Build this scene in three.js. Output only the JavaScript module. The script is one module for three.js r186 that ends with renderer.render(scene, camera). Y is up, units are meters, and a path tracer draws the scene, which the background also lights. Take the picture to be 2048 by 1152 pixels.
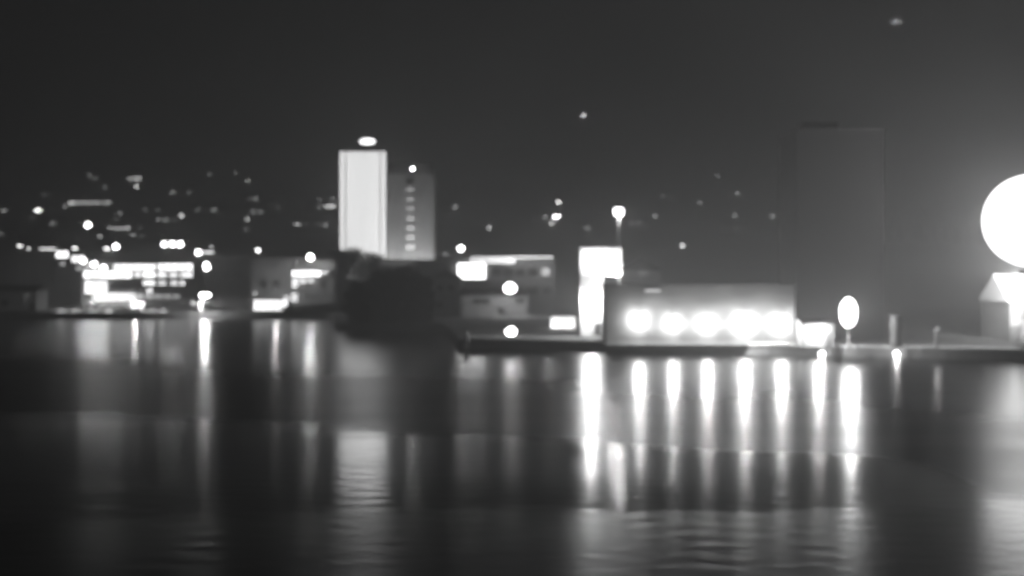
import * as THREE from 'three';
import { mergeGeometries } from 'three/addons/utils/BufferGeometryUtils.js';
import { RoundedBoxGeometry } from 'three/addons/geometries/RoundedBoxGeometry.js';
import { RectAreaLightUniformsLib } from 'three/addons/lights/RectAreaLightUniformsLib.js';

// ---------------------------------------------------------------- camera, sky, moon, exposure
const F = 2814, HORIZON = 540, EYE = 13.1;              // lens in photo pixels, horizon row, camera height above the water (m)
const scene = new THREE.Scene();
const camera = new THREE.PerspectiveCamera(2 * Math.atan(576 / F) * 180 / Math.PI, 16 / 9, 1, 9000);
camera.position.set(0, EYE, 0);
camera.lookAt(0, EYE, -100);
camera.setViewOffset(1024, 576, 0, 18, 1024, 576);      // level camera, lens shifted so that the horizon is where the photo has it
camera.focus = 15; camera.userData.fStop = 0.74;        // the webcam is focused short of the far shore
camera.updateProjectionMatrix();

const renderer = new THREE.WebGLRenderer({ antialias: true });
renderer.setSize(1024, 576);
renderer.toneMapping = THREE.LinearToneMapping;
renderer.toneMappingExposure = 1;
renderer.shadowMap.enabled = true;
RectAreaLightUniformsLib.init();

{ // night sky over a lit town: nearly black, a little paler towards the horizon all the way round
  const w = 64, h = 64, d = new Float32Array(w * h * 4);
  for (let j = 0; j < h; j++) {
    const el = Math.abs((j + 0.5) / h * 180 - 90), v = 0.0008 + 0.001 * Math.exp(-el / 14);
    for (let i = 0; i < w; i++) d.set([v, v, v, 1], (j * w + i) * 4);
  }
  const t = new THREE.DataTexture(d, w, h, THREE.RGBAFormat, THREE.FloatType);
  t.mapping = THREE.EquirectangularReflectionMapping; t.magFilter = t.minFilter = THREE.LinearFilter; t.needsUpdate = true;
  scene.background = t; scene.environment = t;
}
const moon = new THREE.DirectionalLight(0xffffff, 0.01);
moon.position.set(-300, 500, 200); moon.target.position.set(0, 0, -300); moon.castShadow = true;
Object.assign(moon.shadow.camera, { left: -400, right: 400, top: 400, bottom: -400, near: 1, far: 2000 });
scene.add(moon, moon.target);
scene.fog = new THREE.FogExp2(0xdddddd, 0.0024);        // the damp air that glows round the lamps

// ---------------------------------------------------------------- helpers
let seed = 7;
const rnd = (a = 0, b = 1) => { seed = (seed * 1664525 + 1013904223) >>> 0; return a + (b - a) * seed / 4294967296; };
const V = (x, y, z) => new THREE.Vector3(x, y, z);
const X = (px, D) => (px - 1024) / F * D;               // photo column -> metres right of the lens axis, at distance D
const Y = (py, D) => EYE + (HORIZON - py) / F * D;      // photo row -> metres above the water, at distance D
const sm = (a, b, x) => { const t = Math.min(1, Math.max(0, (x - a) / (b - a))); return t * t * (3 - 2 * t); };
const taken = {};
const numbered = (n) => { const k = taken[n] = (taken[n] ?? -1) + 1; return k ? `${n}_${String(k).padStart(3, '0')}` : n; };
function thing(name, label, category, [x, y, z], group, turn = 0) {
  const o = new THREE.Group(); o.name = numbered(name); o.position.set(x, y, z); o.rotation.y = turn;
  o.userData = { label, category }; if (group) o.userData.group = group;
  scene.add(o); return o;
}
function part(parent, name, geo, mat, x = 0, y = 0, z = 0) {
  const m = new THREE.Mesh(geo, mat); m.name = name; m.position.set(x, y, z); parent.add(m); return m;
}
function structure(name, geo, mat) { const m = new THREE.Mesh(geo, mat); m.name = name; m.userData.kind = 'structure'; scene.add(m); return m; }
const geos = {};
const box = (w, h, d) => geos[`b${w.toFixed(3)},${h.toFixed(3)},${d.toFixed(3)}`] ??= new THREE.BoxGeometry(w, h, d);
const cyl = (r0, r1, h, n = 12) => geos[`c${r0},${r1},${h.toFixed(3)},${n}`] ??= new THREE.CylinderGeometry(r0, r1, h, n);
const bx = (w, h, d, x, y, z) => new THREE.BoxGeometry(w, h, d).translate(x, y, z);
function tube(a, b, r0, r1, n = 7) {
  const l = a.distanceTo(b), g = new THREE.CylinderGeometry(r1, r0, l, n).translate(0, l / 2, 0);
  g.applyQuaternion(new THREE.Quaternion().setFromUnitVectors(V(0, 1, 0), b.clone().sub(a).normalize()));
  return g.translate(a.x, a.y, a.z);
}
// value noise, periodic over n cells
const lattice = new Float32Array(65536); for (let i = 0; i < 65536; i++) lattice[i] = rnd();
function vnoise(x, y, n = 256) {
  const xi = Math.floor(x), yi = Math.floor(y), u = x - xi, v = y - yi, w = (a) => a * a * (3 - 2 * a), m = (a) => ((a % n) + n) % n;
  const g = (i, j) => lattice[m(i) + 256 * m(j)], p = w(u), q = w(v);
  return (g(xi, yi) * (1 - p) + g(xi + 1, yi) * p) * (1 - q) + (g(xi, yi + 1) * (1 - p) + g(xi + 1, yi + 1) * p) * q;
}
const fbm = (x, y, o = 4) => { let s = 0, a = 0.5; for (let k = 0; k < o; k++) { s += a * vnoise(x, y); x = x * 2.03 + 7.1; y = y * 2.03 + 3.7; a /= 2; } return s; };
function dataTexture(n, f, srgb = false) {
  const d = new Uint8Array(n * n * 4);
  for (let j = 0; j < n; j++) for (let i = 0; i < n; i++) { const v = Math.max(0, Math.min(255, Math.round(255 * f(i / n, j / n)))); d.set([v, v, v, 255], (j * n + i) * 4); }
  const t = new THREE.DataTexture(d, n, n); t.wrapS = t.wrapT = THREE.RepeatWrapping; t.magFilter = THREE.LinearFilter; t.minFilter = THREE.LinearFilter;
  if (srgb) t.colorSpace = THREE.SRGBColorSpace; t.needsUpdate = true; return t;
}
const per = (u, v, c, o = 3) => { let s = 0, a = 0.5; for (let k = 0; k < o; k++) { s += a * vnoise(u * c, v * c, c); c *= 2; a /= 2; } return s / 0.875; };
const grain = dataTexture(256, (u, v) => 0.78 + 0.22 * per(u, v, 8) + 0.1 * (per(u, v, 64, 2) - 0.5), true);

// ---------------------------------------------------------------- materials: the camera records no colour, all are greys
const grey = (v) => new THREE.Color().setRGB(v, v, v);
const matte = (v, roughness = 0.9, o = {}) => new THREE.MeshStandardMaterial({ color: grey(v), roughness, ...o });
const M = {
  tarred: matte(0.12, 0.9, { map: grain }),
  plaster: matte(0.62, 0.92, { map: grain }), white: matte(0.78, 0.7, { map: grain }), render: matte(0.3, 0.9, { map: grain }), dim: matte(0.18, 0.9, { map: grain }),
  concrete: matte(0.27, 0.92, { map: grain }), coping: matte(0.72, 0.85, { map: grain }), roof: matte(0.07, 0.9), metal: matte(0.22, 0.45, { metalness: 0.7 }), galvanised: matte(0.45, 0.5, { metalness: 0.5 }),
  dark: matte(0.035, 0.7), black: matte(0.02, 0.6), glass: matte(0.03, 0.12), door: matte(0.05, 0.6), bark: matte(0.05, 0.95), leaf: matte(0.05, 0.85, { side: THREE.DoubleSide }), conifer: matte(0.035, 0.95),
  ground: matte(0.075, 0.95, { map: grain }), hill: matte(0.04, 1), corrugated: matte(0.55, 0.55, { metalness: 0.1 }),
};
const glows = {};
const glow = (e) => glows[e] ??= new THREE.MeshStandardMaterial({ color: grey(0.5), roughness: 0.4, emissive: 0xffffff, emissiveIntensity: e });
function point(parent, I, x, y, z, radius = 8) {
  const l = new THREE.PointLight(0xffffff, I, 0, 2); l.position.set(x, y, z); l.castShadow = true; l.shadow.radius = radius; parent.add(l); return l;
}

// ---------------------------------------------------------------- terrain, quay and water
const shore = (x) => {                                   // distance of the land's edge from the lens, along the view
  if (x > -8) return Math.max(190, 235.5 - (x + 8) * 0.405);
  if (x > -15) return 235.5 + (301 - 235.5) * sm(-8, -15, x);
  if (x > -36) return 301 + 2 * Math.sin(x * 0.6);
  if (x > -50) return 301 + 79 * sm(-36, -50, x);
  return 380 + 1.2 * Math.sin(x * 0.13);
};
const RIDGE = 1700;                                     // metres to the ridge behind the town
const ridgeRows = [[-1500, 290], [0, 300], [500, 318], [850, 322], [1000, 280], [1167, 232], [1330, 200], [1500, 132], [1660, 70], [1800, 50], [1900, 62], [2048, 92], [3500, 180]];
function ridge(x) {
  const px = 1024 + x / RIDGE * F; let k = 0;
  while (k < ridgeRows.length - 2 && px > ridgeRows[k + 1][0]) k++;
  const [a, ya] = ridgeRows[k], [b, yb] = ridgeRows[k + 1], t = Math.min(1, Math.max(0, (px - a) / (b - a)));
  return Y(ya + (yb - ya) * t, RIDGE);
}
function ground(x, D) {
  let h = 1.6 + 21 * sm(458, 640, D) + 28 * sm(600, 950, D);
  h += (fbm(x / 90 + 40, D / 90) - 0.47) * 14 * sm(520, 800, D) + (fbm(x / 200 + 9, D / 200) - 0.47) * 40 * sm(700, 1100, D) * (1 - 0.95 * sm(1350, 1650, D));
  h += (ridge(x) - 50) * Math.pow(sm(720, RIDGE, D), 1.2) * (1 - 0.75 * sm(RIDGE + 30, 2500, D));
  return h;
}
{
  const grid = (x0, x1, nx, dAt, nd) => {
    const p = [], uv = [], id = [];
    for (let j = 0; j <= nd; j++) for (let i = 0; i <= nx; i++) {
      const x = x0 + (x1 - x0) * i / nx, D = dAt(x, j / nd);
      p.push(x, ground(x, D), -D); uv.push(x / 12, D / 12);
    }
    for (let j = 0; j < nd; j++) for (let i = 0; i < nx; i++) { const a = j * (nx + 1) + i, b = a + 1, c = a + nx + 1, e = c + 1; id.push(a, b, c, b, e, c); }
    const g = new THREE.BufferGeometry();
    g.setAttribute('position', new THREE.Float32BufferAttribute(p, 3)); g.setAttribute('uv', new THREE.Float32BufferAttribute(uv, 2)); g.setIndex(id);
    g.computeVertexNormals(); return g;
  };
  structure('ground', grid(-420, 420, 280, (x, t) => shore(x) + t * (645 - shore(x)), 80), M.ground);
  const hill = grid(-1400, 1400, 200, (x, t) => 640 + t * 1900, 110);
  hill.translate(0, -0.4, 0);
  structure('hillside', hill, M.hill);
  // the stone bank below the ground's edge, left of the quay
  const p = [], id = [], n = 200;
  for (let i = 0; i <= n; i++) { const x = -420 + (412 - 0.2) * i / n, D = shore(x); p.push(x, 1.62, -D + 0.02, x, -1.2, -D + 1.4 + 0.5 * vnoise(x * 0.8, 3)); }
  for (let i = 0; i < n; i++) { const a = 2 * i; id.push(a, a + 1, a + 2, a + 1, a + 3, a + 2); }
  const g = new THREE.BufferGeometry(); g.setAttribute('position', new THREE.Float32BufferAttribute(p, 3)); g.setIndex(id); g.computeVertexNormals();
  structure('bank', g, M.dim);
}
{ // concrete quay: wall segments and a paler coping along its edge
  const pts = []; for (let x = -8; x <= 150; x += 6) pts.push([x, shore(x)]);
  const wall = [], cope = [];
  for (let k = 0; k + 1 < pts.length; k++) {
    const [xa, da] = pts[k], [xb, db] = pts[k + 1], l = Math.hypot(xb - xa, db - da), a = Math.atan2(db - da, xb - xa);
    wall.push(new THREE.BoxGeometry(l, 3, 1).rotateY(a).translate((xa + xb) / 2, 0.1, -(da + db) / 2 - 0.2));
    cope.push(new RoundedBoxGeometry(l - 0.04, 0.34, 0.9, 2, 0.05).rotateY(a).translate((xa + xb) / 2, 1.62, -(da + db) / 2 + 0.05));
  }
  const q = structure('quay', mergeGeometries(wall), M.concrete);
  for (const c of cope) part(q, 'coping_stone', c, M.coping);
  // return wall at the quay's open end
  part(q, 'end_wall', bx(1, 3, 62, -8.3, 0.1, -266), M.concrete);
}
{ // pale concrete apron along the quay's edge
  const p = [], uv = [], id = [], xs = []; for (let x = -7.2; x <= 140; x += 3) xs.push(x);
  for (const x of xs) for (const d of [0.6, 6.5]) { p.push(x, 1.63, -shore(x) - d); uv.push(x / 5, d / 5); }
  for (let i = 0; i + 1 < xs.length; i++) { const a = 2 * i; id.push(a, a + 2, a + 1, a + 1, a + 2, a + 3); }
  const g = new THREE.BufferGeometry(); g.setAttribute('position', new THREE.Float32BufferAttribute(p, 3)); g.setAttribute('uv', new THREE.Float32BufferAttribute(uv, 2)); g.setIndex(id); g.computeVertexNormals();
  structure('pavement', g, matte(0.5, 0.9, { map: grain }));
}
{ // water; the wind has ruffled the far water and left smoother lanes: uv runs over 1000 m x 500 m, ripple map repeats every 24 m
  const W = 1000, L = 500, n = 1024;
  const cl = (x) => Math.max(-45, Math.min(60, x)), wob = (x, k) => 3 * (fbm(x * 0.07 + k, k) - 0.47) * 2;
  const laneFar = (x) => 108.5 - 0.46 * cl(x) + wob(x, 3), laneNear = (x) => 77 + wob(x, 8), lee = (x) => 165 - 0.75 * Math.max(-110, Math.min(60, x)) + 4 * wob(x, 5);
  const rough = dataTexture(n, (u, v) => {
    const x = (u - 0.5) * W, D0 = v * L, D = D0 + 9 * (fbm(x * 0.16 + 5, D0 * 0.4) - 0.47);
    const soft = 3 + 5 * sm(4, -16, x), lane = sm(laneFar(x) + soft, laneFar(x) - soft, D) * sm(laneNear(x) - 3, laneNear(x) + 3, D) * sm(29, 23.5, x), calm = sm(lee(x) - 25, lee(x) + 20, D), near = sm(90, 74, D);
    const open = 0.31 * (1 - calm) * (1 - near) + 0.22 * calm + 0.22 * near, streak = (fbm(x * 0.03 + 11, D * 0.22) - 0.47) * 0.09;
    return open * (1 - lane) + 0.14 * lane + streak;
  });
  const waves = []; for (let k = 0; k < 46; k++) { const a = rnd(-0.9, 0.9), f = 9 + Math.floor(44 * rnd() * rnd()); const i = Math.round(f * Math.sin(a)), j = Math.round(f * Math.cos(a)); waves.push([i, j, rnd(0, 6.28), 1 / (2 + Math.hypot(i, j))]); }
  const tot = waves.reduce((s, w) => s + w[3], 0);
  const ripple = dataTexture(512, (u, v) => { let s = 0; for (const [i, j, p, a] of waves) s += a * Math.sin(6.28318 * (i * u + j * v) + p); return 0.5 + 0.9 * s / tot; });
  ripple.repeat.set(W / 24, L / 24);
  const g = new THREE.PlaneGeometry(W, L, 1, 1).rotateX(-Math.PI / 2).translate(0, 0, -L / 2);
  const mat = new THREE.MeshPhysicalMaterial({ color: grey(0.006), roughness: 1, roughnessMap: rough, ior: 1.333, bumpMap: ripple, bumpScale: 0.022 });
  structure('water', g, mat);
}

// ---------------------------------------------------------------- builders
/** A flat-roofed block whose front stands D metres away between two photo columns, up to a photo row. */
function block(name, label, category, px0, px1, py, D, depth, wallMat, o = {}) {
  const x0 = X(px0, D), x1 = X(px1, D), cx = (x0 + x1) / 2, w = x1 - x0, base = o.base ?? ground(cx, D) - 0.05, h = Y(py, D) - base;
  const t = thing(name, label, category, [cx, base, -D], o.group);
  part(t, 'wall', box(w, h, depth), wallMat, 0, h / 2, -depth / 2);
  if (o.gable) {
    const s = new THREE.Shape([new THREE.Vector2(-w / 2 - 0.3, 0), new THREE.Vector2(w / 2 + 0.3, 0), new THREE.Vector2(0, o.gable)]);
    part(t, 'roof', new THREE.ExtrudeGeometry(s, { depth: depth + 0.5, bevelEnabled: false }), M.roof, 0, h + 0.003, -depth - 0.25);
  } else if (o.pitch) {
    const s = new THREE.Shape([new THREE.Vector2(0.35, 0), new THREE.Vector2(-depth - 0.35, 0), new THREE.Vector2(-depth / 2, o.pitch)]);
    part(t, 'roof', new THREE.ExtrudeGeometry(s, { depth: w + 0.6, bevelEnabled: false }).rotateY(-Math.PI / 2), o.roofMat ?? M.roof, w / 2 + 0.3, h + 0.003, 0);
  } else {
    part(t, 'roof', box(w + 0.3, 0.3, depth + 0.3), o.roofMat ?? M.roof, 0, h + 0.153, -depth / 2);
  }
  t.px = (p) => X(p, D) - cx; t.py = (p) => Y(p, D) - base; t.D = D; t.h = h; t.w = w;
  return t;
}
/** A window on the front of a block: frame with a pane set in it. */
function win(t, a, b, c, d, e, name = 'window', z = 0) {
  const x0 = t.px(a), x1 = t.px(c), y1 = t.py(b), y0 = t.py(d), w = x1 - x0, h = y1 - y0;
  const f = part(t, name, box(w, h, 0.14), M.dark, (x0 + x1) / 2, (y0 + y1) / 2, 0.05 + z);
  part(f, 'pane', box(w - 0.16, h - 0.16, 0.05), e ? glow(+(e * 3).toFixed(2)) : M.glass, 0, 0, 0.06);
  return f;
}
/** A street lamp: tapered pole on a footing, short arm, housing and a drop lens; the light leaves just below the lens. */
function streetLamp(px, py, D, o) {
  const { label, name = 'street_lamp', s = 0.9, e = 12, I = 60, group, category = 'street lamp' } = o;
  if (!D) { D = 560; while (D < 1650 && Y(py, D) - ground(X(px, D), D) > (o.pole ?? 6)) D += 2; }
  const x = X(px, D), y = Y(py, D), g = o.base ?? ground(x, D) - 0.1, h = y - g;
  const t = thing(name, label, category, [x, g, -D], group);
  part(t, 'footing', cyl(0.22, 0.26, 0.5, 10), M.concrete, 0, 0.2, 0);
  part(t, 'pole', cyl(0.06, 0.12, h - 0.1, 8), M.galvanised, -s * 0.35, (h - 0.1) / 2, -0.35);
  part(t, 'arm', tube(V(-s * 0.35, h - 0.15, -0.35), V(0, h + s * 0.32, 0), 0.05, 0.04), M.galvanised);
  part(t, 'housing', new THREE.SphereGeometry(0.5, 14, 6, 0, 6.2832, 0, Math.PI / 2).scale(s * 1.06, s * 0.3, s * 0.8), M.metal, 0, h + s * 0.17, 0);
  part(t, 'lamp_lens', new THREE.SphereGeometry(0.5, 14, 10).scale(s, s * (o.tall ?? 0.62), s * 0.7), glow(e), 0, h, 0);
  if (I) {   // the housing keeps the light below the level of the lamp
    const l = new THREE.SpotLight(0xffffff, I, 0, 1.565, 0, 2); l.position.set(0, h - s * 0.36 - 0.12, 0.05); l.target.position.set(0, 0, 0.05); l.castShadow = true; l.shadow.radius = 8; t.add(l, l.target);
  }
  t.dist = D; return t;
}
/** A lamp on a wall: back plate, bracket and glass, on the front of block t. */
function wallLamp(px, py, D, o) {
  const { s = 0.45, e = 30, I = 40, out = 0.6 } = o, t = thing(o.name ?? 'wall_lamp', o.label, 'wall lamp', [X(px, D), Y(py, D), -D], o.group);
  part(t, 'back_plate', box(0.3, 0.4, 0.06), M.metal, 0, 0.1, 0.032);
  part(t, 'bracket', tube(V(0, 0.2, 0.05), V(0, s * 0.55, out), 0.035, 0.03), M.metal);
  part(t, 'cap', new THREE.SphereGeometry(0.5, 14, 6, 0, 6.2832, 0, Math.PI / 2).scale(s * 0.3, s * 0.2, s * 0.3), M.metal, 0, s * 0.43, out);
  part(t, 'lamp_glass', new THREE.SphereGeometry(0.5, 14, 10).scale(s, s * 0.9, s), glow(e), 0, 0, out);
  point(t, I, 0, s > 0.49 ? -s * 0.5 - 0.08 : 0, out + (s > 0.49 ? 0.1 : 0), 6);
  return t;
}
/** A broadleaf tree: tapered trunk, limbs, and a crown of many leaf clumps gathered in uneven lobes. */
function tree(px, D, top, wpx, label, o = {}) {
  const x = X(px, D), g = o.base ?? ground(x, D) - 0.1, H = Y(top, D) - g, R = wpx / F * D / 2;
  const t = thing('tree', label, 'tree', [x, g, -D], o.group);
  part(t, 'trunk', tube(V(0, 0, 0), V(rnd(-0.2, 0.2), H * 0.55, 0), 0.05 * H * 0.45 + 0.1, 0.1, 9), M.bark);
  const lobes = []; const nl = o.lobes ?? 11;
  for (let k = 0; k < nl; k++) {
    const a = k * 2.4 + rnd(-0.3, 0.3), q = k / (nl - 1), hh = H * (o.low ?? 0.24) + (H * 0.95 - H * (o.low ?? 0.24)) * q, rr = R * (0.75 * Math.sin(Math.PI * (0.18 + 0.74 * q)) ) * rnd(0.6, 1), lr = R * rnd(0.36, 0.54) * (o.fat ?? 1);
    lobes.push([Math.cos(a) * rr, Math.min(hh, H - lr * 0.8), Math.sin(a) * rr * 0.8, lr]);
  }
  for (const [lx, ly, lz] of lobes.slice(0, 7)) part(t, 'limb', tube(V(0, H * 0.3, 0), V(lx, ly, lz), 0.13, 0.03, 5), M.bark);
  const n = o.leaves ?? 2600, pos = [], nor = [];
  for (let k = 0; k < n; k++) {
    const [lx, ly, lz, lr] = lobes[Math.floor(rnd() * nl)], u = rnd(-1, 1), a = rnd(0, 6.2832), q = Math.sqrt(1 - u * u), r = lr * Math.pow(rnd(), 0.4) * rnd(0.75, 1.12);
    const c = V(lx + r * q * Math.cos(a), ly + r * u * 0.85, lz + r * q * Math.sin(a)), d1 = V(rnd(-1, 1), rnd(-1, 1), rnd(-1, 1)).normalize(), d2 = V(rnd(-1, 1), rnd(-1, 1), rnd(-1, 1)).cross(d1).normalize(), s = rnd(0.22, 0.5);
    const A = c.clone().addScaledVector(d1, s), B = c.clone().addScaledVector(d2, s * 0.55), C = c.clone().addScaledVector(d1, -s), E = c.clone().addScaledVector(d2, -s * 0.55), N = d1.clone().cross(d2);
    for (const p of [A, B, C, A, C, E]) { pos.push(p.x, p.y, p.z); nor.push(N.x, N.y, N.z); }
  }
  const ge = new THREE.BufferGeometry(); ge.setAttribute('position', new THREE.Float32BufferAttribute(pos, 3)); ge.setAttribute('normal', new THREE.Float32BufferAttribute(nor, 3));
  part(t, 'crown', ge, M.leaf);
  return t;
}

// ---------------------------------------------------------------- the tower with the luminous face, and its dim wing
{
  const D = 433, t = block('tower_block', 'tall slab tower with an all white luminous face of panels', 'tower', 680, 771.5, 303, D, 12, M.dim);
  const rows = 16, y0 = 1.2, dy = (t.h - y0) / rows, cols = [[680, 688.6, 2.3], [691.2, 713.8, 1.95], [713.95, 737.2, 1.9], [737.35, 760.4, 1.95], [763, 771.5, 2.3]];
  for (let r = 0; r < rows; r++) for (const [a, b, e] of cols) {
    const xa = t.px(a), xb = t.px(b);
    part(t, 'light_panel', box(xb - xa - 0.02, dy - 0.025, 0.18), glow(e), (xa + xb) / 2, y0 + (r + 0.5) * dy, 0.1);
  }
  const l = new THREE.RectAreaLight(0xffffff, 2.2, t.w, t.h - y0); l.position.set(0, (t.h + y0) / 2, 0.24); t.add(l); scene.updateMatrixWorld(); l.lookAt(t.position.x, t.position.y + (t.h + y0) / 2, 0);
  // wing
  const w = block('wing_block', 'dim grey tower wing with one column of small lit stair windows', 'tower', 772, 869, 348, D + 2, 13, M.plaster);
  for (const [y, e] of [[379, 0.18], [398, 0.22], [417, 0.24], [437, 0.32], [456, 0.4], [475, 0.44], [494, 0.6]]) win(w, 812, y - 5, 829, y + 5, e, 'stair_window');
  win(w, 812, 357, 829, 367, 0);
  part(w, 'plant_room', box(w.w * 0.9, 3.2, 8), M.dark, 0, w.h + 1.9, -7);
  // its roof lamp
  const b = thing('roof_lamp', 'small bright lamp on the roof of the grey tower wing', 'lamp', [X(825, D + 3), w.position.y + w.h + 0.3, -D - 3]);
  part(b, 'post', cyl(0.05, 0.07, 1.2, 8), M.metal, 0, 0.6, 0); part(b, 'lamp_globe', new THREE.SphereGeometry(0.42, 14, 10), glow(24), 0, 1.4, 0); point(b, 40, 0, 1.3, 0.6);
  // oval sign on the tower's roof
  const s = thing('rooftop_sign', 'oval glowing white sign raised above the roof of the luminous tower', 'sign', [X(735, D + 2), t.position.y + t.h + 0.3, -D - 2]);
  const sy = Y(283, D + 2) - s.position.y;
  for (const k of [-1.4, 0, 1.4]) part(s, 'support_leg', cyl(0.07, 0.07, sy - 0.6, 8), M.metal, k, (sy - 0.6) / 2, -0.1);
  const sh = new THREE.Shape(); sh.absellipse(0, 0, 2.45, 0.95, 0, 6.2832);
  part(s, 'sign_box', new THREE.ExtrudeGeometry(sh, { depth: 0.3, bevelSize: 0.06, bevelThickness: 0.05, bevelSegments: 2, curveSegments: 24 }), M.metal, 0, sy, -0.3);
  part(s, 'lit_sign_face', new THREE.CylinderGeometry(1, 1, 0.05, 36).rotateX(Math.PI / 2).scale(2.4, 0.92, 1), glow(7), 0, sy, 0.09);
  const sl = new THREE.RectAreaLight(0xffffff, 4, 4.2, 1.6); sl.position.set(0, sy, 0.25); s.add(sl); scene.updateMatrixWorld(); sl.lookAt(s.position.x, s.position.y + sy, 0);
}
// floodlights at the foot of the wing, aimed up its wall
for (const px of [795, 846]) {
  const D = 426, f = thing('ground_floodlight', 'floodlight on the ground washing the grey tower wing', 'floodlight', [X(px, D), ground(X(px, D), D), -D], 'floodlights at the foot of the grey wing');
  part(f, 'stand', box(0.5, 0.3, 0.3), M.metal, 0, 0.15, 0); part(f, 'housing', box(0.6, 0.45, 0.3), M.metal, 0, 0.5, 0.1); part(f, 'lamp_face', box(0.52, 0.38, 0.03), glow(6), 0, 0.5, -0.07);
  const l = new THREE.SpotLight(0xffffff, 2600, 0, 0.75, 0.8, 2); l.position.set(0, 0.5, -0.2); l.target.position.set(0, 26, -11); l.castShadow = true; l.shadow.radius = 8; f.add(l, l.target);
}

// ---------------------------------------------------------------- left shore: terrace with rows of lit windows, houses, lamps
{
  const D = 440, t = block('terrace_building', 'three storey terrace with long rows of bright windows above the promenade', 'building', 163, 402, 524, D, 14, M.render);
  for (let k = 0; k < 6; k++) win(t, 228 + k * 14, 528, 241.4 + k * 14, 541, 1.5 + 0.5 * rnd());
  for (let k = 0; k < 5; k++) win(t, 316 + k * 14, 527, 329.4 + k * 14, 541, 1.7 + 0.4 * rnd());
  for (let k = 0; k < 6; k++) win(t, 168 + k * 16, 543, 183.2 + k * 16, 556, 2 + 0.6 * rnd());
  for (const [a, b, e] of [[268, 283, 1.1], [286, 311, 2], [315, 333, 1.2], [338, 356, 1], [361, 386, 1.2]]) win(t, a, 544, b, 555, e);
  for (const [a, b, e] of [[286, 310, 1.5], [316, 333, 0.8], [341, 356, 0.9], [360, 370, 1]]) win(t, a, 561, b, 571, e);
  win(t, 170, 562, 192, 587, 1.7); win(t, 193, 562, 214, 587, 1.2); win(t, 293, 577, 306, 586, 1.1);
  part(t, 'canopy', box(9.5, 2.2, 2.4), M.dark, t.px(255), t.py(571), 1.2);
  for (let k = 0; k < 5; k++) win(t, 186 + k * 17, 586, 202 + k * 17, 602, 0.95);
  for (let k = 0; k < 5; k++) win(t, 273 + k * 18, 588, 289 + k * 18, 598, 0.34 - 0.03 * k);
  for (let k = 0; k < 4; k++) point(t, 80, t.px(190 + k * 26), t.py(604), 3.4);
}
const houses = 'lit houses stepping up the slope by the terrace';
for (const [a, b, y, D, e, lab] of [[110, 140, 499, 470, 2.2, 'tall white house with a glowing pane as its floodlit wall, highest of the slope row'], [141, 172, 508, 462, 1.5, 'middle white house of the slope row with a glowing pane as its floodlit wall'], [173, 226, 519, 455, 1.8, 'lowest wide house of the slope row beside the terrace']]) {
  const t = block('slope_house', lab, 'house', a, b, y, D, 10, M.plaster, { group: houses, base: ground(X(a, D), D) - 1 });
  const n = Math.max(1, Math.round((b - a) / 26)), w = (b - a - 4) / n;
  for (let k = 0; k < n; k++) win(t, a + 2 + k * w, y + 3, a + 1 + (k + 1) * w, y + 17, e);  // glowing panes stand in for the floodlit white walls
  if (a > 100) win(t, (a + b) / 2 - 5, y + 24, (a + b) / 2 + 6, y + 33, 0.35);
}
{ // dark long hall right of the terrace, with a pale edge along its roof
  const t = block('dark_hall', 'long unlit hall with a pale roof edge between terrace and shop building', 'building', 405, 506, 517, 428, 16, M.dim);
  part(t, 'roof_edge', box(t.w + 0.5, 0.3, 0.2), M.coping, 0, t.h + 0.16, 0.26);
  win(t, 425, 545, 437, 553, 0); win(t, 447, 545, 459, 553, 0); win(t, 469, 545, 481, 553, 0);
  // pale low shed at the far left
  const s = block('pale_shed', 'low dim pale shed on the shore behind the funnel shaped canopy', 'shed', -90, 72, 582, 396, 10, M.plaster, { pitch: 1.6 });
  win(s, 2, 600, 16, 612, 0); part(s, 'door', box(1.6, 2.4, 0.1), M.door, s.px(64), 1.2, 0.06);
}
{ // glass kiosk by the water
  const D = 385, t = thing('glass_kiosk', 'small glazed kiosk lit from inside on the shore promenade', 'kiosk', [X(268, D), ground(X(268, D), D), -D - 1.5]);
  part(t, 'floor', box(4, 0.16, 3), M.concrete, 0, 0.08, 0); part(t, 'roof', box(4.3, 0.22, 3.3), M.roof, 0, 2.95, 0);
  for (const [x, z] of [[-1.9, -1.4], [1.9, -1.4], [-1.9, 1.4], [1.9, 1.4]]) part(t, 'corner_post', box(0.12, 2.7, 0.12), M.metal, x, 1.5, z);
  const gl = new THREE.MeshPhysicalMaterial({ color: grey(0.9), roughness: 0.05, transmission: 1, thickness: 0 });
  for (const x of [-1.25, 0, 1.25]) part(t, 'glass_pane', box(1.2, 2.6, 0.02), gl, x, 1.5, 1.42);
  part(t, 'back_wall', box(3.7, 2.66, 0.08), M.white, 0, 1.5, -1.44);
  part(t, 'counter', box(3, 1, 0.6), M.render, 0, 0.66, 0.4); part(t, 'ceiling_lamp', box(1.6, 0.08, 0.3), glow(14), 0, 2.78, 0); point(t, 220, 0, 2.6, 0);
}
{ // pale funnel-shaped canopy at the left edge
  const D = 384, t = thing('funnel_canopy', 'pale funnel shaped canopy on a thin post before the pale shed', 'canopy', [X(48, D), ground(X(48, D), D), -D]);
  part(t, 'post', cyl(0.1, 0.12, 4, 10), M.metal, 0, 2, 0); part(t, 'canopy', new THREE.CylinderGeometry(1.9, 0.2, 2.6, 20, 1, true), new THREE.MeshStandardMaterial({ color: grey(0.7), roughness: 0.9, side: THREE.DoubleSide }), 0, 4.1, 0);
}
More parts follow.
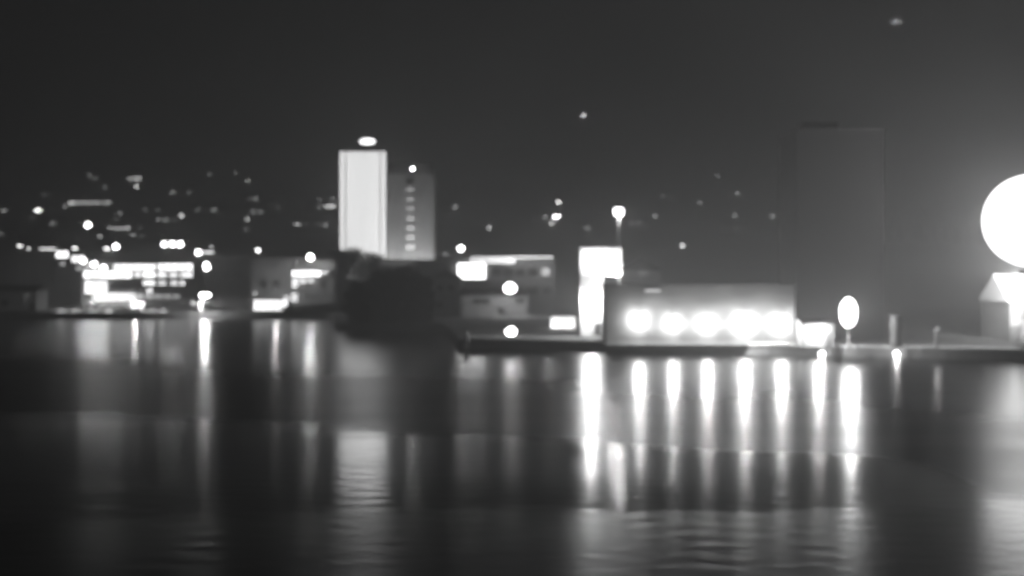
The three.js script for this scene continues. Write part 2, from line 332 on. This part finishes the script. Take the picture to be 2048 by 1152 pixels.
for (const px of [120, 150, 185, 215, 300, 325]) {
  const D = 381.6, b = thing('added_bollard_light', 'added low bollard light brightening the promenade parapet below the terrace', 'bollard lamp', [X(px, D), ground(X(px, D), D), -D], 'added bollard lights on the promenade');
  part(b, 'post', cyl(0.07, 0.09, 0.5, 10), M.metal, 0, 0.25, 0); part(b, 'lamp_head', cyl(0.12, 0.12, 0.2, 12), glow(4), 0, 0.6, 0); point(b, 14, 0, 0.6, 0, 4);  // these lights are added to brighten the strip along the parapet
}
// low pale parapet in lengths, added to catch light as the lit promenade strip
for (const [a, b] of [[96, 168], [170, 244], [288, 340]]) {
  const D = 383, t = thing('parapet', 'added low pale parapet wall catching light along the promenade below the terrace', 'low wall', [X((a + b) / 2, D), ground(X(a, D), D) - 0.03, -D], 'added parapet lengths on the promenade');
  part(t, 'wall', box((b - a) / F * D, 0.6, 0.4), M.plaster, 0, 0.3, 0); part(t, 'cap', new RoundedBoxGeometry((b - a) / F * D + 0.1, 0.12, 0.5, 2, 0.03), M.coping, 0, 0.663, 0);
}
for (const [px, py] of [[166, 521], [188, 528], [207, 536]]) streetLamp(px, py, 437, { label: 'one of three glaring lamps stepping down the lane before the slope houses', s: 1.7, tall: 0.9, e: 34, I: 260, group: 'three lamps of the sloping lane' });
const LL = 'lamps along the hill road';
streetLamp(410, 590, 381, { label: 'bright low lamp at the water edge before the dark hall', s: 2.8, tall: 0.5, e: 34, I: 900 });
streetLamp(413, 533, 420, { label: 'tall lamp with drooping bright head above the low water edge lamp', s: 1.7, tall: 1.3, e: 34, I: 700 });
streetLamp(397, 505, 500, { label: 'star bright street lamp beside the short added shelter above the terrace', s: 1.9, tall: 0.9, e: 40, I: 600 });
streetLamp(232, 493, 520, { label: 'bright street lamp behind the terrace above its lit rows', s: 2.1, tall: 0.85, e: 40, I: 600 });
for (const px of [329, 345, 361]) streetLamp(px, 488.5, 520, { label: 'one of three round bright lamps in a close row behind the terrace', s: 1.9, tall: 0.95, e: 40, I: 320, group: 'close row of three lamps' });
streetLamp(150, 497, 520, { label: 'oval lamp behind the slope houses', s: 1.8, tall: 0.5, e: 16, I: 120 });
streetLamp(213, 497, 524, { label: 'dimmer wide lamp close beside the bright lamp behind the terrace', s: 2, tall: 0.4, e: 12, I: 60 });
for (const [px, py, s, e] of [[40, 491, 1.3, 16], [57, 497, 1.1, 8], [423, 494, 1.2, 4]]) streetLamp(px, py, 520, { label: 'small faint street lamp on the hill road', s, e, I: 10, group: LL });
{ // made-up shelters on the hill road, glowing strips stand in for lit street edges
  for (const [a, b, y, lab] of [[80, 115, 498, 'long low added shelter glowing in place of a lit street edge above the slope houses'], [405, 428, 505, 'short added shelter glowing in place of a lit street edge beside the star bright lamp']]) {
    const D = 512, w = (b - a) / F * D, x = X((a + b) / 2, D), g = ground(x, D) - 0.1, h = Y(y, D) - g;
    const t = thing('added_shelter', lab, 'shelter', [x, g, -D]);
    for (const k of [-1, 1]) part(t, 'post', box(0.14, h, 0.14), M.metal, k * (w / 2 - 0.2), h / 2, 0);
    part(t, 'roof', box(w + 0.4, 0.16, 2), M.roof, 0, h + 0.45, 0);
    const n = Math.ceil(w / 2.2); for (let k = 0; k < n; k++) part(t, 'glow_strip', box(w / n - 0.1, 0.55, 0.3), glow(5), (k + 0.5) * w / n - w / 2, h + 0.05, 0.5);
    point(t, 20, 0, h - 0.5, 0.6);
  }
}
{ // low things at the water by the bright lamp
  const D = 383;
  const b = thing('bollard_lamp', 'short bollard lamp between the parapet and the slim lit pillar', 'bollard lamp', [X(386, D), ground(X(386, D), D), -D]);
  part(b, 'post', cyl(0.1, 0.12, 2.4, 10), M.metal, 0, 1.2, 0); part(b, 'lamp_head', cyl(0.4, 0.3, 0.4, 12), glow(2.5), 0, 2.5, 0); point(b, 8, 0, 2.2, 0.5);
  const p = thing('lit_pillar', 'slim lit information pillar under the low water edge lamp', 'pillar', [X(402, D), ground(X(402, D), D), -D]);
  part(p, 'plinth', box(1.2, 0.3, 0.6), M.concrete, 0, 0.15, 0); part(p, 'casing', box(1.1, 2.6, 0.36), M.metal, 0, 1.6, 0); part(p, 'lit_sign_face', box(0.95, 2.3, 0.03), glow(0.9), 0, 1.65, 0.2);
}
// ---------------------------------------------------------------- shop building left of the tower, hedge and trees
{
  const D = 400, t = block('shop_building', 'grey shop building with bright canopy and a broad bright shop window', 'building', 500, 668, 516, D, 15, M.render);
  for (let k = 0; k < 4; k++) part(t, 'canopy_light', box(13.4 / F * D, 1.45, 0.5), glow(6), t.px(593 + k * 14), t.py(547), 1.4);
  part(t, 'canopy', box(76 / F * D, 0.2, 2.2), M.metal, t.px(620), t.py(540) , 1.0);
  part(t, 'canopy_end_light', box(16 / F * D, 0.7, 0.4), glow(1.5), t.px(650), t.py(545), 1.5);
  for (const [a, b, c, d, e] of [[584, 556, 596, 576, 0.75], [598, 556, 612, 568, 0.6], [614, 556, 628, 566, 0.5], [566, 590, 580, 602, 0.4], [582, 586, 596, 604, 0.6]]) win(t, a, b, c, d, e);
  for (let k = 0; k < 5; k++) win(t, 508 + k * 13.6, 600, 521 + k * 13.6, 634, 1.3 - 0.05 * k, 'shop_window');
  win(t, 507, 583, 514, 590, 0.3); for (const a of [520, 545, 640]) win(t, a, 560, a + 14, 575, 0);
  point(t, 120, t.px(560), t.py(575), 7);
  streetLamp(621, 514, 393, { label: 'bright street lamp on a tall pole before the shop building', s: 1.7, tall: 0.95, e: 34, I: 1100 });
  streetLamp(516, 500, 470, { label: 'small lamp above the roofs where dark hall and shop building meet', s: 1.3, tall: 0.8, e: 18, I: 80 });
  const dn = thing('door_lamp', 'tiny door lamp on the shop building above its bright shop window', 'wall lamp', [X(510, D), Y(587, D), -D]);
  part(dn, 'back_plate', box(0.2, 0.3, 0.05), M.metal, 0, 0, 0.03); part(dn, 'lamp_glass', new THREE.SphereGeometry(0.22, 10, 8), glow(2), 0, 0, 0.28); point(dn, 3, 0, 0, 0.28);
}
const hedge = 'dark bushes before the shop building';
for (const [px, top, w, D, lab] of [[585, 612, 46, 387, 'smallest dark bush, beside the bright shop window'], [616, 609, 50, 388, 'dark bush second from the bright shop window'], [650, 606, 52, 386, 'dark bush third from the bright shop window'], [684, 603, 54, 385, 'largest dark bush, next to the trees of the low point']]) tree(px, D, top, w, lab, { low: 0.1, leaves: 1100, lobes: 8, group: hedge });
const shoreTrees = 'dark trees on the low point before the tower';
for (const [px, top, w, D, lab] of [[722, 560, 74, 306, 'shorter dark leafy tree on the low point, on the shop building side'], [765, 538, 92, 304, 'broadest dark leafy tree of the low point'], [812, 532, 88, 305, 'tallest dark leafy tree of the low point'], [846, 552, 62, 307, 'narrow dark leafy tree of the low point beside the grey house']]) tree(px, D, top, w, lab, { low: 0.1, leaves: 3600, lobes: 15, group: shoreTrees });
for (const [px, top, w, D, lab] of [[648, 518, 64, 404, 'low dark tree against the tower side corner of the shop building'], [676, 499, 66, 409, 'dark tree between the shop building and the luminous tower'], [704, 494, 74, 412, 'highest dark tree before the foot of the luminous tower'], [746, 503, 74, 410, 'dark tree before the corner of luminous tower and grey wing']]) tree(px, D, top, w, lab, { low: 0.12, leaves: 4600, lobes: 20, fat: 1.3, group: 'trees at the foot of the tower' });
{
  const t = block('strip_roof_house', 'low dark house with a pale strip along its eaves behind the shore trees', 'house', 756, 872, 521, 398, 10, M.dim);
  part(t, 'eaves_board', box(72 / F * 398, 1.2, 0.3), M.white, t.px(796), t.py(526.5), 0.16);
  point(t, 10, t.px(796), t.py(533), 4);
}
// ---------------------------------------------------------------- middle: sign building, annex, lantern
{
  const D = 362, t = block('sign_building', 'flat roofed hall with a bright fascia sign and a glaring sign box', 'building', 872, 1110, 516, D, 18, M.render);
  for (let k = 0; k < 5; k++) part(t, 'fascia_light_box', box(17.6 / F * D, 1.8, 0.3), glow(+(1.5 + 0.24 * k).toFixed(2)), t.px(949 + k * 18), t.py(520), 0.4);
  for (let k = 0; k < 3; k++) part(t, 'cornice_light', box(24.6 / F * D, 0.4, 0.3), glow(3), t.px(1043 + k * 25), t.py(514.5), 0.4);
  for (let k = 0; k < 3; k++) part(t, 'sign_light_box', box(17.8 / F * D, 3.9, 0.4), glow(8), t.px(925 + k * 18.2), t.py(542.5), 0.55);
  part(t, 'sign_shelf', box(80 / F * D, 0.15, 1), M.metal, t.px(945), t.py(559.5), 0.52);
  const l = new THREE.RectAreaLight(0xffffff, 3, 6.8, 3.8); l.position.set(t.px(943), t.py(542.5), 0.8); t.add(l); scene.updateMatrixWorld(); l.lookAt(t.position.x + t.px(943), t.position.y + t.py(542.5), 0);
  for (const a of [984, 1008, 1032, 1056, 1082]) win(t, a, 536, a + 18, 552, a > 1070 ? 0.2 : 0);
  for (const a of [1030, 1060, 1086]) win(t, a, 575, a + 16, 588, 0);
  point(t, 60, t.px(1040), t.py(527), 4); point(t, 50, t.px(1095), t.py(540), 5);
  streetLamp(922, 497, 385, { label: 'bright lamp rising behind the roof between the fascia sign and the grey wing', s: 1.5, tall: 1, e: 30, I: 150 });
  const s = thing('roof_spotlight', 'faint small spotlight on the roof of the sign building beside the trees', 'lamp', [X(890, D), t.position.y + t.h + 0.3, -D - 0.6]);
  part(s, 'bracket', box(0.1, 0.5, 0.1), M.metal, 0, 0.25, 0); part(s, 'lamp_face', box(1.6, 0.4, 0.2), glow(0.7), 0, 0.6, 0.1);
}
{
  const D = 340, t = block('pale_annex', 'low pale house with dark door under the round lantern', 'house', 924, 1056, 592, D, 9, M.plaster, { pitch: 1.8 });
  win(t, 944, 597, 962, 607, 0); win(t, 964, 597, 980, 607, 0); win(t, 1030, 596, 1048, 606, 0);
  part(t, 'door', box(1.5, 2.5, 0.1), M.door, t.px(1002), 1.25, 0.06); part(t, 'door_frame', box(1.8, 0.2, 0.12), M.coping, t.px(1002), 2.62, 0.07);
  streetLamp(1020, 576, 331, { label: 'big bright lantern on a pole before the pale annex', s: 2.8, tall: 0.85, e: 24, I: 420, name: 'lantern' });
  const g = block('grey_house', 'plain grey gabled house between the dark trees and the annex', 'house', 862, 922, 556, 348, 10, M.render, { gable: 2.2 });
  win(g, 874, 570, 886, 582, 0); win(g, 896, 570, 908, 582, 0); win(g, 874, 604, 886, 616, 0);
  const kerb = thing('lit_kerb', 'long pale kerb wall catching light below the pale annex', 'low wall', [X(1042, 336), ground(X(1042, 336), 336) - 0.03, -336]);
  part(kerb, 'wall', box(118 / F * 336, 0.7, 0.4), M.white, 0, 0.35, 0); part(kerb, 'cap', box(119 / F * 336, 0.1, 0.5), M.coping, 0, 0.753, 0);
}
{ // white container on the quay, lit by two low lights added before it
  const D = 276, t = thing('freight_container', 'white lit freight container on the quay beside the white tower house', 'container', [X(1126, D), ground(X(1126, D), D), -D]);
  part(t, 'body', new RoundedBoxGeometry(5.1, 2.4, 2.4, 2, 0.04), M.white, 0, 1.25, -1.2);
  for (let k = 0; k < 11; k++) part(t, 'rib', box(0.16, 2.1, 0.06), M.white, -2.3 + k * 0.46, 1.25, 0.025);
  for (const k of [-2.47, 2.47]) part(t, 'corner_post', box(0.16, 2.44, 0.16), M.metal, k, 1.24, 0.01);
  part(t, 'bottom_rail', box(5.12, 0.16, 0.1), M.metal, 0, 0.1, 0.04);
  for (const px of [1112, 1140]) {
    const b = thing('added_bollard_light', 'added low light brightening the white freight container from its foot', 'bollard lamp', [X(px, 274.4), ground(X(px, 274.4), 274.4), -274.4], 'added lights before the container');
    part(b, 'post', cyl(0.07, 0.09, 0.5, 10), M.metal, 0, 0.25, 0); part(b, 'lamp_head', cyl(0.12, 0.12, 0.2, 12), glow(4), 0, 0.6, 0); point(b, 60, 0, 0.6, 0, 4);
  }
}
// low lantern near the quay's end and the white mooring post
streetLamp(1022, 663, 247, { label: 'short bright ball lamp on the quay below the lantern', s: 1.9, tall: 0.8, e: 20, I: 60, name: 'ball_lamp' });
{
  const D = shore(-7.6) - 1.6, t = thing('mooring_post', 'white mooring post standing in the water at the quay end', 'mooring post', [X(932, D), -1, -D]);
  part(t, 'pile', cyl(0.45, 0.5, 3.6, 16), M.white, 0, 1.8, 0); part(t, 'cap', new THREE.SphereGeometry(0.55, 16, 8, 0, 6.2832, 0, 1.571).scale(1, 0.5, 1), M.white, 0, 3.6, 0); part(t, 'band', new THREE.TorusGeometry(0.49, 0.06, 8, 20).rotateX(1.5708), M.black, 0, 2.3, 0);
}
// ---------------------------------------------------------------- the white tower house, its mast, neighbour
{
  const D = 246, cx = X(1202, D), g = ground(cx, D), top = Y(496, D) - g, under = Y(552, D) - g, w = 82 / F * D;
  const t = thing('white_tower_house', 'white house with a wide overhanging top on a narrow lit base', 'building', [cx, g, -D]);
  part(t, 'upper_storey', box(w, top - under, 6), M.white, 0, (top + under) / 2, -3);
  part(t, 'roof', box(w + 0.3, 0.25, 6.3), M.roof, 0, top + 0.128, -3);
  const bw = 46 / F * D; part(t, 'base', box(bw, under, 5.6), M.white, -w / 2 + bw / 2 + 0.05, under / 2, -3.1);
  for (const k of [0, 1]) part(t, 'support_post', cyl(0.14, 0.14, under, 10), M.metal, w / 2 - 0.3, under / 2, -0.6 - k * 4.6);
  t.px = (p) => X(p, D) - cx; t.py = (p) => Y(p, D) - g;
  part(t, 'door', box(1.1, 2.2, 0.1), M.door, t.px(1195), 1.12, -0.26);
  wallLamp(1182, 590, D + 0.3, { label: 'blazing lamp on the narrow base of the white tower house', s: 1.1, e: 30, I: 1000, out: 1.3 });
  wallLamp(1231, 543, D, { label: 'bright lamp low on the overhang of the white tower house', s: 1.1, e: 24, I: 200, out: 1.3 });
  for (const px of [1178, 1222]) wallLamp(px, 520, D, { label: 'lamp high on the face of the white tower house', s: 0.45, e: 20, I: 140, out: 1.6, group: 'upper lamps of the white tower house' });
}
{ // high mast behind it
  const D = 262, x = X(1237, D), g = ground(x, D), h = Y(418, D) - g, t = thing('lamp_mast', 'tall mast with a bright floodlight crown above the white tower house', 'mast', [x, g, -D]);
  part(t, 'footing', cyl(0.6, 0.7, 0.5, 14), M.concrete, 0, 0.25, 0); part(t, 'pole', cyl(0.14, 0.32, h, 14), M.galvanised, 0, h / 2, 0);
  part(t, 'crown_ring', new THREE.TorusGeometry(0.62, 0.07, 8, 24).rotateX(1.5708), M.metal, 0, h + 0.1, 0);
  for (let k = 0; k < 6; k++) { const a = k * 1.0472 + 0.5; part(t, 'floodlight', new THREE.SphereGeometry(0.45, 12, 8).scale(0.85, 1.7, 0.85), glow(9), Math.cos(a) * 0.6, h - 0.5, Math.sin(a) * 0.6); }
  part(t, 'cap', new THREE.ConeGeometry(0.5, 0.7, 16), M.metal, 0, h + 0.55, 0);
  point(t, 90, 0.3, h - 1.7, 0.7, 12);
  const n = block('pale_boathouse', 'dim pale gabled boathouse behind the warehouse next to the lamp mast', 'boathouse', 1250, 1322, 541, 292, 12, M.plaster, { gable: 2.6 });
  win(n, 1278, 543, 1294, 550, 0.1);
}
// ---------------------------------------------------------------- the warehouse with its row of lamps, hut, light column
{
  const D = 217, t = block('quay_warehouse', 'long dark warehouse on the quay with a row of five glaring wall lamps', 'warehouse', 1212, 1590, 572, D, 10, M.tarred);  // wall built taller to catch lamp glow in place of haze
  win(t, 1288, 578, 1322, 584, 0.16);
  const b = block('tall_dark_block', 'tall windowless dark block behind the small quay hut', 'building', 1592, 1768, 262, 236, 15, matte(0.03, 1));
  part(b, 'roof_plant', box(b.w * 0.4, 1.6, 5), M.black, -2, b.h + 1.1, -8);
  const g2 = 'row of wall lamps on the warehouse';
  for (let k = 0; k < 5; k++) { part(t, 'door', box(2.2, 2.5, 0.08), M.tarred, t.px(1312 + k * 69), 1.27, 0.045); }
  part(t, 'plinth', box(t.w + 0.06, 0.5, 0.1), M.concrete, 0, 0.25, 0.053);
  for (const [px, py, I, which] of [[1278, 640, 380, 'wall lamp on the end of the warehouse next to the white tower house'], [1345, 645, 310, 'smallest wall lamp of the warehouse, second from the white tower house'], [1413, 647, 380, 'middle one of the five wall lamps on the warehouse'], [1488, 646, 600, 'strongest wall lamp of the warehouse, second from the hut'], [1561, 647, 470, 'wall lamp on the end of the warehouse next to the hut']])
    wallLamp(px, py, D, { label: which, s: 0.48, e: 60, I, out: 1.2, group: g2 });
  const h = block('quay_hut', 'small dark hut between the warehouse and the egg shaped lamp', 'hut', 1606, 1668, 648, 211, 4, M.dim, { pitch: 0.7 });
  part(h, 'door', box(0.9, 2, 0.08), M.door, h.px(1655), 1.02, 0.045);
  wallLamp(1634, 664, 211, { label: 'glaring lamp on the front of the small quay hut', s: 0.48, e: 60, I: 400, out: 1.2 });
}
{
  const D = 206, x = X(1697, D), g = ground(x, D), t = thing('light_column', 'upright egg shaped glowing lamp on a post beside the quay hut', 'street lamp', [x, g, -D]);
  part(t, 'footing', cyl(0.35, 0.4, 0.3, 14), M.concrete, 0, 0.15, 0); part(t, 'pole', cyl(0.1, 0.14, 3.2, 12), M.galvanised, 0, 1.7, 0);
  const y0 = Y(650, D) - g, y1 = Y(600, D) - g; part(t, 'lamp_globe', new THREE.SphereGeometry(1, 24, 16).scale(1.25, (y1 - y0) / 2 + 0.35, 1.25), glow(9), 0, (y0 + y1) / 2, 0);
  part(t, 'cap', new THREE.ConeGeometry(0.5, 0.4, 18), M.metal, 0, y1 + 0.5, 0); point(t, 650, 0, (y0 + y1) / 2, 1.5, 12);
}
for (const px of [1643, 1792]) {
  let D = 205; for (let k = 0; k < 20; k++) D = shore(X(px, D)) - 0.45;
  const t = thing('quay_edge_lamp', 'small star bright lamp fixed low on the quay wall', 'lamp', [X(px, D), Y(708, D), -D], 'lamps on the quay wall');
  part(t, 'bracket', box(0.5, 0.5, 0.3), M.metal, 0, 0.05, -0.25); part(t, 'lamp_globe', new THREE.SphereGeometry(0.42, 14, 10), glow(14), 0, 0, 0.28); point(t, 10, 0, 0, 0.85, 4);
}
{
  const D = 208, x = X(1792, D), t = thing('pale_silo', 'slim dim round silo on the quay behind a quay wall lamp', 'silo', [x, ground(x, D), -D]);
  part(t, 'body', cyl(0.85, 0.85, 4.6, 24), M.dim, 0, 2.3, 0); part(t, 'dome', new THREE.SphereGeometry(0.88, 24, 8, 0, 6.2832, 0, 1.571).scale(1, 0.55, 1), M.dim, 0, 4.6, 0);
  for (const y of [1, 2.3, 3.6]) part(t, 'hoop', new THREE.TorusGeometry(0.87, 0.04, 6, 28).rotateX(1.5708), M.metal, 0, y, 0);
  streetLamp(1875, 657, 207, { label: 'faint short lamp post beside the slim silo', s: 0.6, e: 0.9, I: 5 });
}
// ---------------------------------------------------------------- right edge: floodlight glare built as a globe, and the white hall
{
  const D = 208, x = X(2060, D), g = ground(x, D), h = Y(441, D) - g, R = 6.7, t = thing('glare_globe', 'huge round globe made up as floodlight glare on a lattice mast beside the hall', 'floodlight', [x, g, -D]);
  part(t, 'footing', box(3.4, 0.6, 3.4), M.concrete, 0, 0.3, 0);
  const top = h - R + 0.3;
  for (const [a, b] of [[-1, -1], [1, -1], [1, 1], [-1, 1]]) part(t, 'leg', tube(V(a * 1.2, 0.5, b * 1.2), V(a * 0.4, top, b * 0.4), 0.1, 0.08), M.metal);
  for (let k = 0; k < 7; k++) { const y = 0.8 + k * (top - 1) / 7, y2 = 0.8 + (k + 1) * (top - 1) / 7, q = (v) => 1.2 - 0.8 * v / top; for (const s of [-1, 1]) { part(t, 'brace', tube(V(-q(y), y, s * q(y)), V(q(y2), y2, s * q(y2)), 0.05, 0.05, 5), M.metal); part(t, 'brace', tube(V(s * q(y), y, -q(y)), V(s * q(y2), y2, q(y2)), 0.05, 0.05, 5), M.metal); } }
  part(t, 'head_plate', cyl(1.1, 0.8, 0.4, 18), M.metal, 0, top, 0);
  for (let j = 0; j < 4; j++) for (let k = 0; k < 12; k++) part(t, 'glare_gore', new THREE.SphereGeometry(R, 6, 6, k * Math.PI / 6, Math.PI / 6, j * Math.PI / 4, Math.PI / 4), glow(5), 0, h, 0);  // the glowing globe is made up, its bulk stands in for lamp glare
  point(t, 250, 0.5, h - 0.5, R + 0.4, 120); point(t, 4200, R * 0.35, h, -R * 1.04, 60);  // the stronger light hides behind the globe, added for the halo
  for (const k of [-1, 1]) {   // floodlights added under the globe to brighten the hall
    part(t, 'added_floodlight', box(0.9, 0.7, 0.4), M.metal, k * 1.3, top - 1.2, 0.2);
    const l = new THREE.SpotLight(0xffffff, 9000, 0, 0.5, 0.5, 2); l.position.set(k * 1.3, top - 1.2, -0.3); l.castShadow = true; l.shadow.radius = 12; l.target.position.set(6, 8, -24); t.add(l, l.target);
  }
  const s = block('white_hall', 'hall with a floodlit white gabled roof beside the glare globe', 'hall', 2020, 2300, 604, 226, 14, M.dim, { pitch: 4.4, roofMat: M.white });
  for (const a of [2030, 2070, 2110]) part(s, 'door', box(1.6, 2.6, 0.1), M.door, s.px(a), 1.32, 0.06);
}
// ---------------------------------------------------------------- hill: lamps, houses, trees
const clear = [];
const HL = 'street lamps scattered over the dark hillside';
for (const [px, py, s, e] of [[211, 374, 2, 0.5], [273, 373, 2.4, 2.2], [345, 385, 2, 1], [378, 384, 2, 0.5], [240, 427, 2, 0.35], [363, 431, 2.2, 1], [130, 412, 2, 0.4], [178, 350, 2.4, 0.45], [191, 357, 2.4, 0.4], [420, 348, 2.4, 0.35], [470, 346, 2.4, 0.4], [496, 361, 2.2, 1.6], [495, 438, 1.6, 0.8], [978, 455, 1.6, 0.8], [1365, 491, 1.6, 0.8], [1310, 432, 2, 0.3], [1470, 430, 2, 0.3], [1545, 432, 2, 0.3], [1400, 405, 2, 0.3], [1435, 351, 2, 0.3]]) {
  const t = streetLamp(px, py, 0, { label: 'faint street lamp on the dark hillside', s, tall: 0.9, e: e * 8, I: 6, group: HL }); clear.push([t.position.x, t.dist]);
}
for (const [px, py, s, e, lab, tall] of [[76, 423, 4, 14, 'brightest hillside lamp, standing alone above the long added shelter', 0.75], [176, 450, 2.8, 14, 'bright hillside lamp below the long lit row house', 0.95], [1117, 404, 2.6, 5, 'smaller upper lamp of the bright hillside pair above the fascia sign', 0.55], [1113, 433, 3.8, 10, 'wide bright lower lamp of the hillside pair above the fascia sign', 0.5], [1103, 446, 1.8, 2, 'small faint lamp just below the bright hillside pair of lamps', 0.8]]) {
  const t = streetLamp(px, py, 0, { label: lab, s, e: e * 4, tall, I: 60 }); clear.push([t.position.x, t.dist]);
}
for (const [px, py, wpx, n, e, lab] of [[180, 406, 86, 7, 0.55, 'long row house with many small lit windows on the hillside'], [268, 358, 28, 2, 1.2, 'hillside house with a bright upper window band above a lamp'], [238, 457, 46, 4, 0.42, 'wide low hillside house with a dim even window band'], [502, 395, 34, 3, 0.12, 'dark hillside house with very dim windows below a lamp'], [657, 413, 28, 3, 1.3, 'hillside house with bright windows right beside the edge of the luminous tower']]) {
  let D = 560; while (D < 1650 && Y(py, D) - ground(X(px, D), D) > 3.2) D += 2;
  const x = X(px, D), t = block('hillside_house', lab, 'house', px - wpx / 2 - 2, px + wpx / 2 + 2, py - 6, D, 9, M.dim, { base: ground(x, D) - 2, pitch: 2.5 });
  for (let k = 0; k < n; k++) { const a = px - wpx / 2 + k * wpx / n; win(t, a + 0.6, py - 3.4, a + wpx / n - 0.6, py + 2.6, 2.4 * e * (k === 0 && n > 5 ? 2 : rnd(0.6, 1.2))); }
  clear.push([x, D]);
}
for (let k = 0; k < 34; k++) {   // the rest of the hillside town, barely lit
  const px = k < 26 ? rnd(-20, 670) : rnd(885, 1500), py = rnd(385, 478);
  let D = 560; while (D < 1650 && Y(py, D) - ground(X(px, D), D) > 3.2) D += 2;
  const x = X(px, D), wpx = rnd(9, 15) / D * F, t = block('hillside_house', 'small gabled house with faint windows on the dark hillside', 'house', px - wpx / 2, px + wpx / 2, py - 5, D, 8, k % 3 ? M.dim : M.render, { base: ground(x, D) - 2.5, pitch: 2.6, group: 'small dim houses on the hillside' });
  for (let j = 0; j < 3; j++) { const a = px - wpx / 2 + (j + 0.18) * wpx / 3; win(t, a, py - 2.5, a + wpx / 4.6, py + 2.2, rnd() < 0.5 ? [0.15, 0.3, 0.6, 1][Math.floor(rnd() * 4)] : 0); }
  clear.push([x, D]);
}
{ // lamp on the shoulder and the lit station on the mountain
  const t = streetLamp(1167, 230, 0, { label: 'single lamp high on the mountain shoulder', s: 4, e: 70, tall: 0.8, I: 0 });
  clear.push([t.position.x, t.dist]);
  const D = 1670, x = X(1798, D), s = block('mountain_station', 'lit station building on the mountain ridge', 'building', 1780, 1818, 36, D, 14, M.dim, { base: ground(x, D) - 3 });
  for (let k = 0; k < 5; k++) win(s, 1782 + k * 7, 43, 1788 + k * 7, 51, k === 2 ? 60 : 24);
}
{
  const cone = mergeGeometries([new THREE.ConeGeometry(1.7, 4, 6).translate(0, 3.2, 0), new THREE.ConeGeometry(1.25, 3.4, 6).translate(0, 5.2, 0), new THREE.ConeGeometry(0.7, 2.6, 6).translate(0, 7.2, 0), new THREE.CylinderGeometry(0.15, 0.2, 1.6, 5).translate(0, 0.6, 0)]);
  const list = [], m = new THREE.Matrix4();
  while (list.length < 3600) {
    const D = 640 + 950 * Math.pow(rnd(), 1.2), x = rnd(-0.5, 0.5) * D;
    if (clear.some(([cx, cd]) => D < cd + 4 && D > cd - 140 && Math.abs(x - cx * D / cd) < 24)) continue;
    if (fbm(x / 70, D / 70) < 0.44) continue;
    const s = rnd(0.7, 1.25); list.push([x, ground(x, D) - 0.6, -D, s]);
  }
  const f = new THREE.InstancedMesh(cone, M.conifer, list.length); f.name = 'conifer_wood';
  list.forEach(([x, y, z, s], i) => f.setMatrixAt(i, m.makeScale(s, s, s).setPosition(x, y, z)));
  f.userData = { kind: 'stuff', label: 'dark conifer wood covering the hillside behind the town', category: 'wood' }; scene.add(f);
}
scene.traverse((o) => { if (o.isMesh) { o.castShadow = true; o.receiveShadow = true; } });
renderer.render(scene, camera);
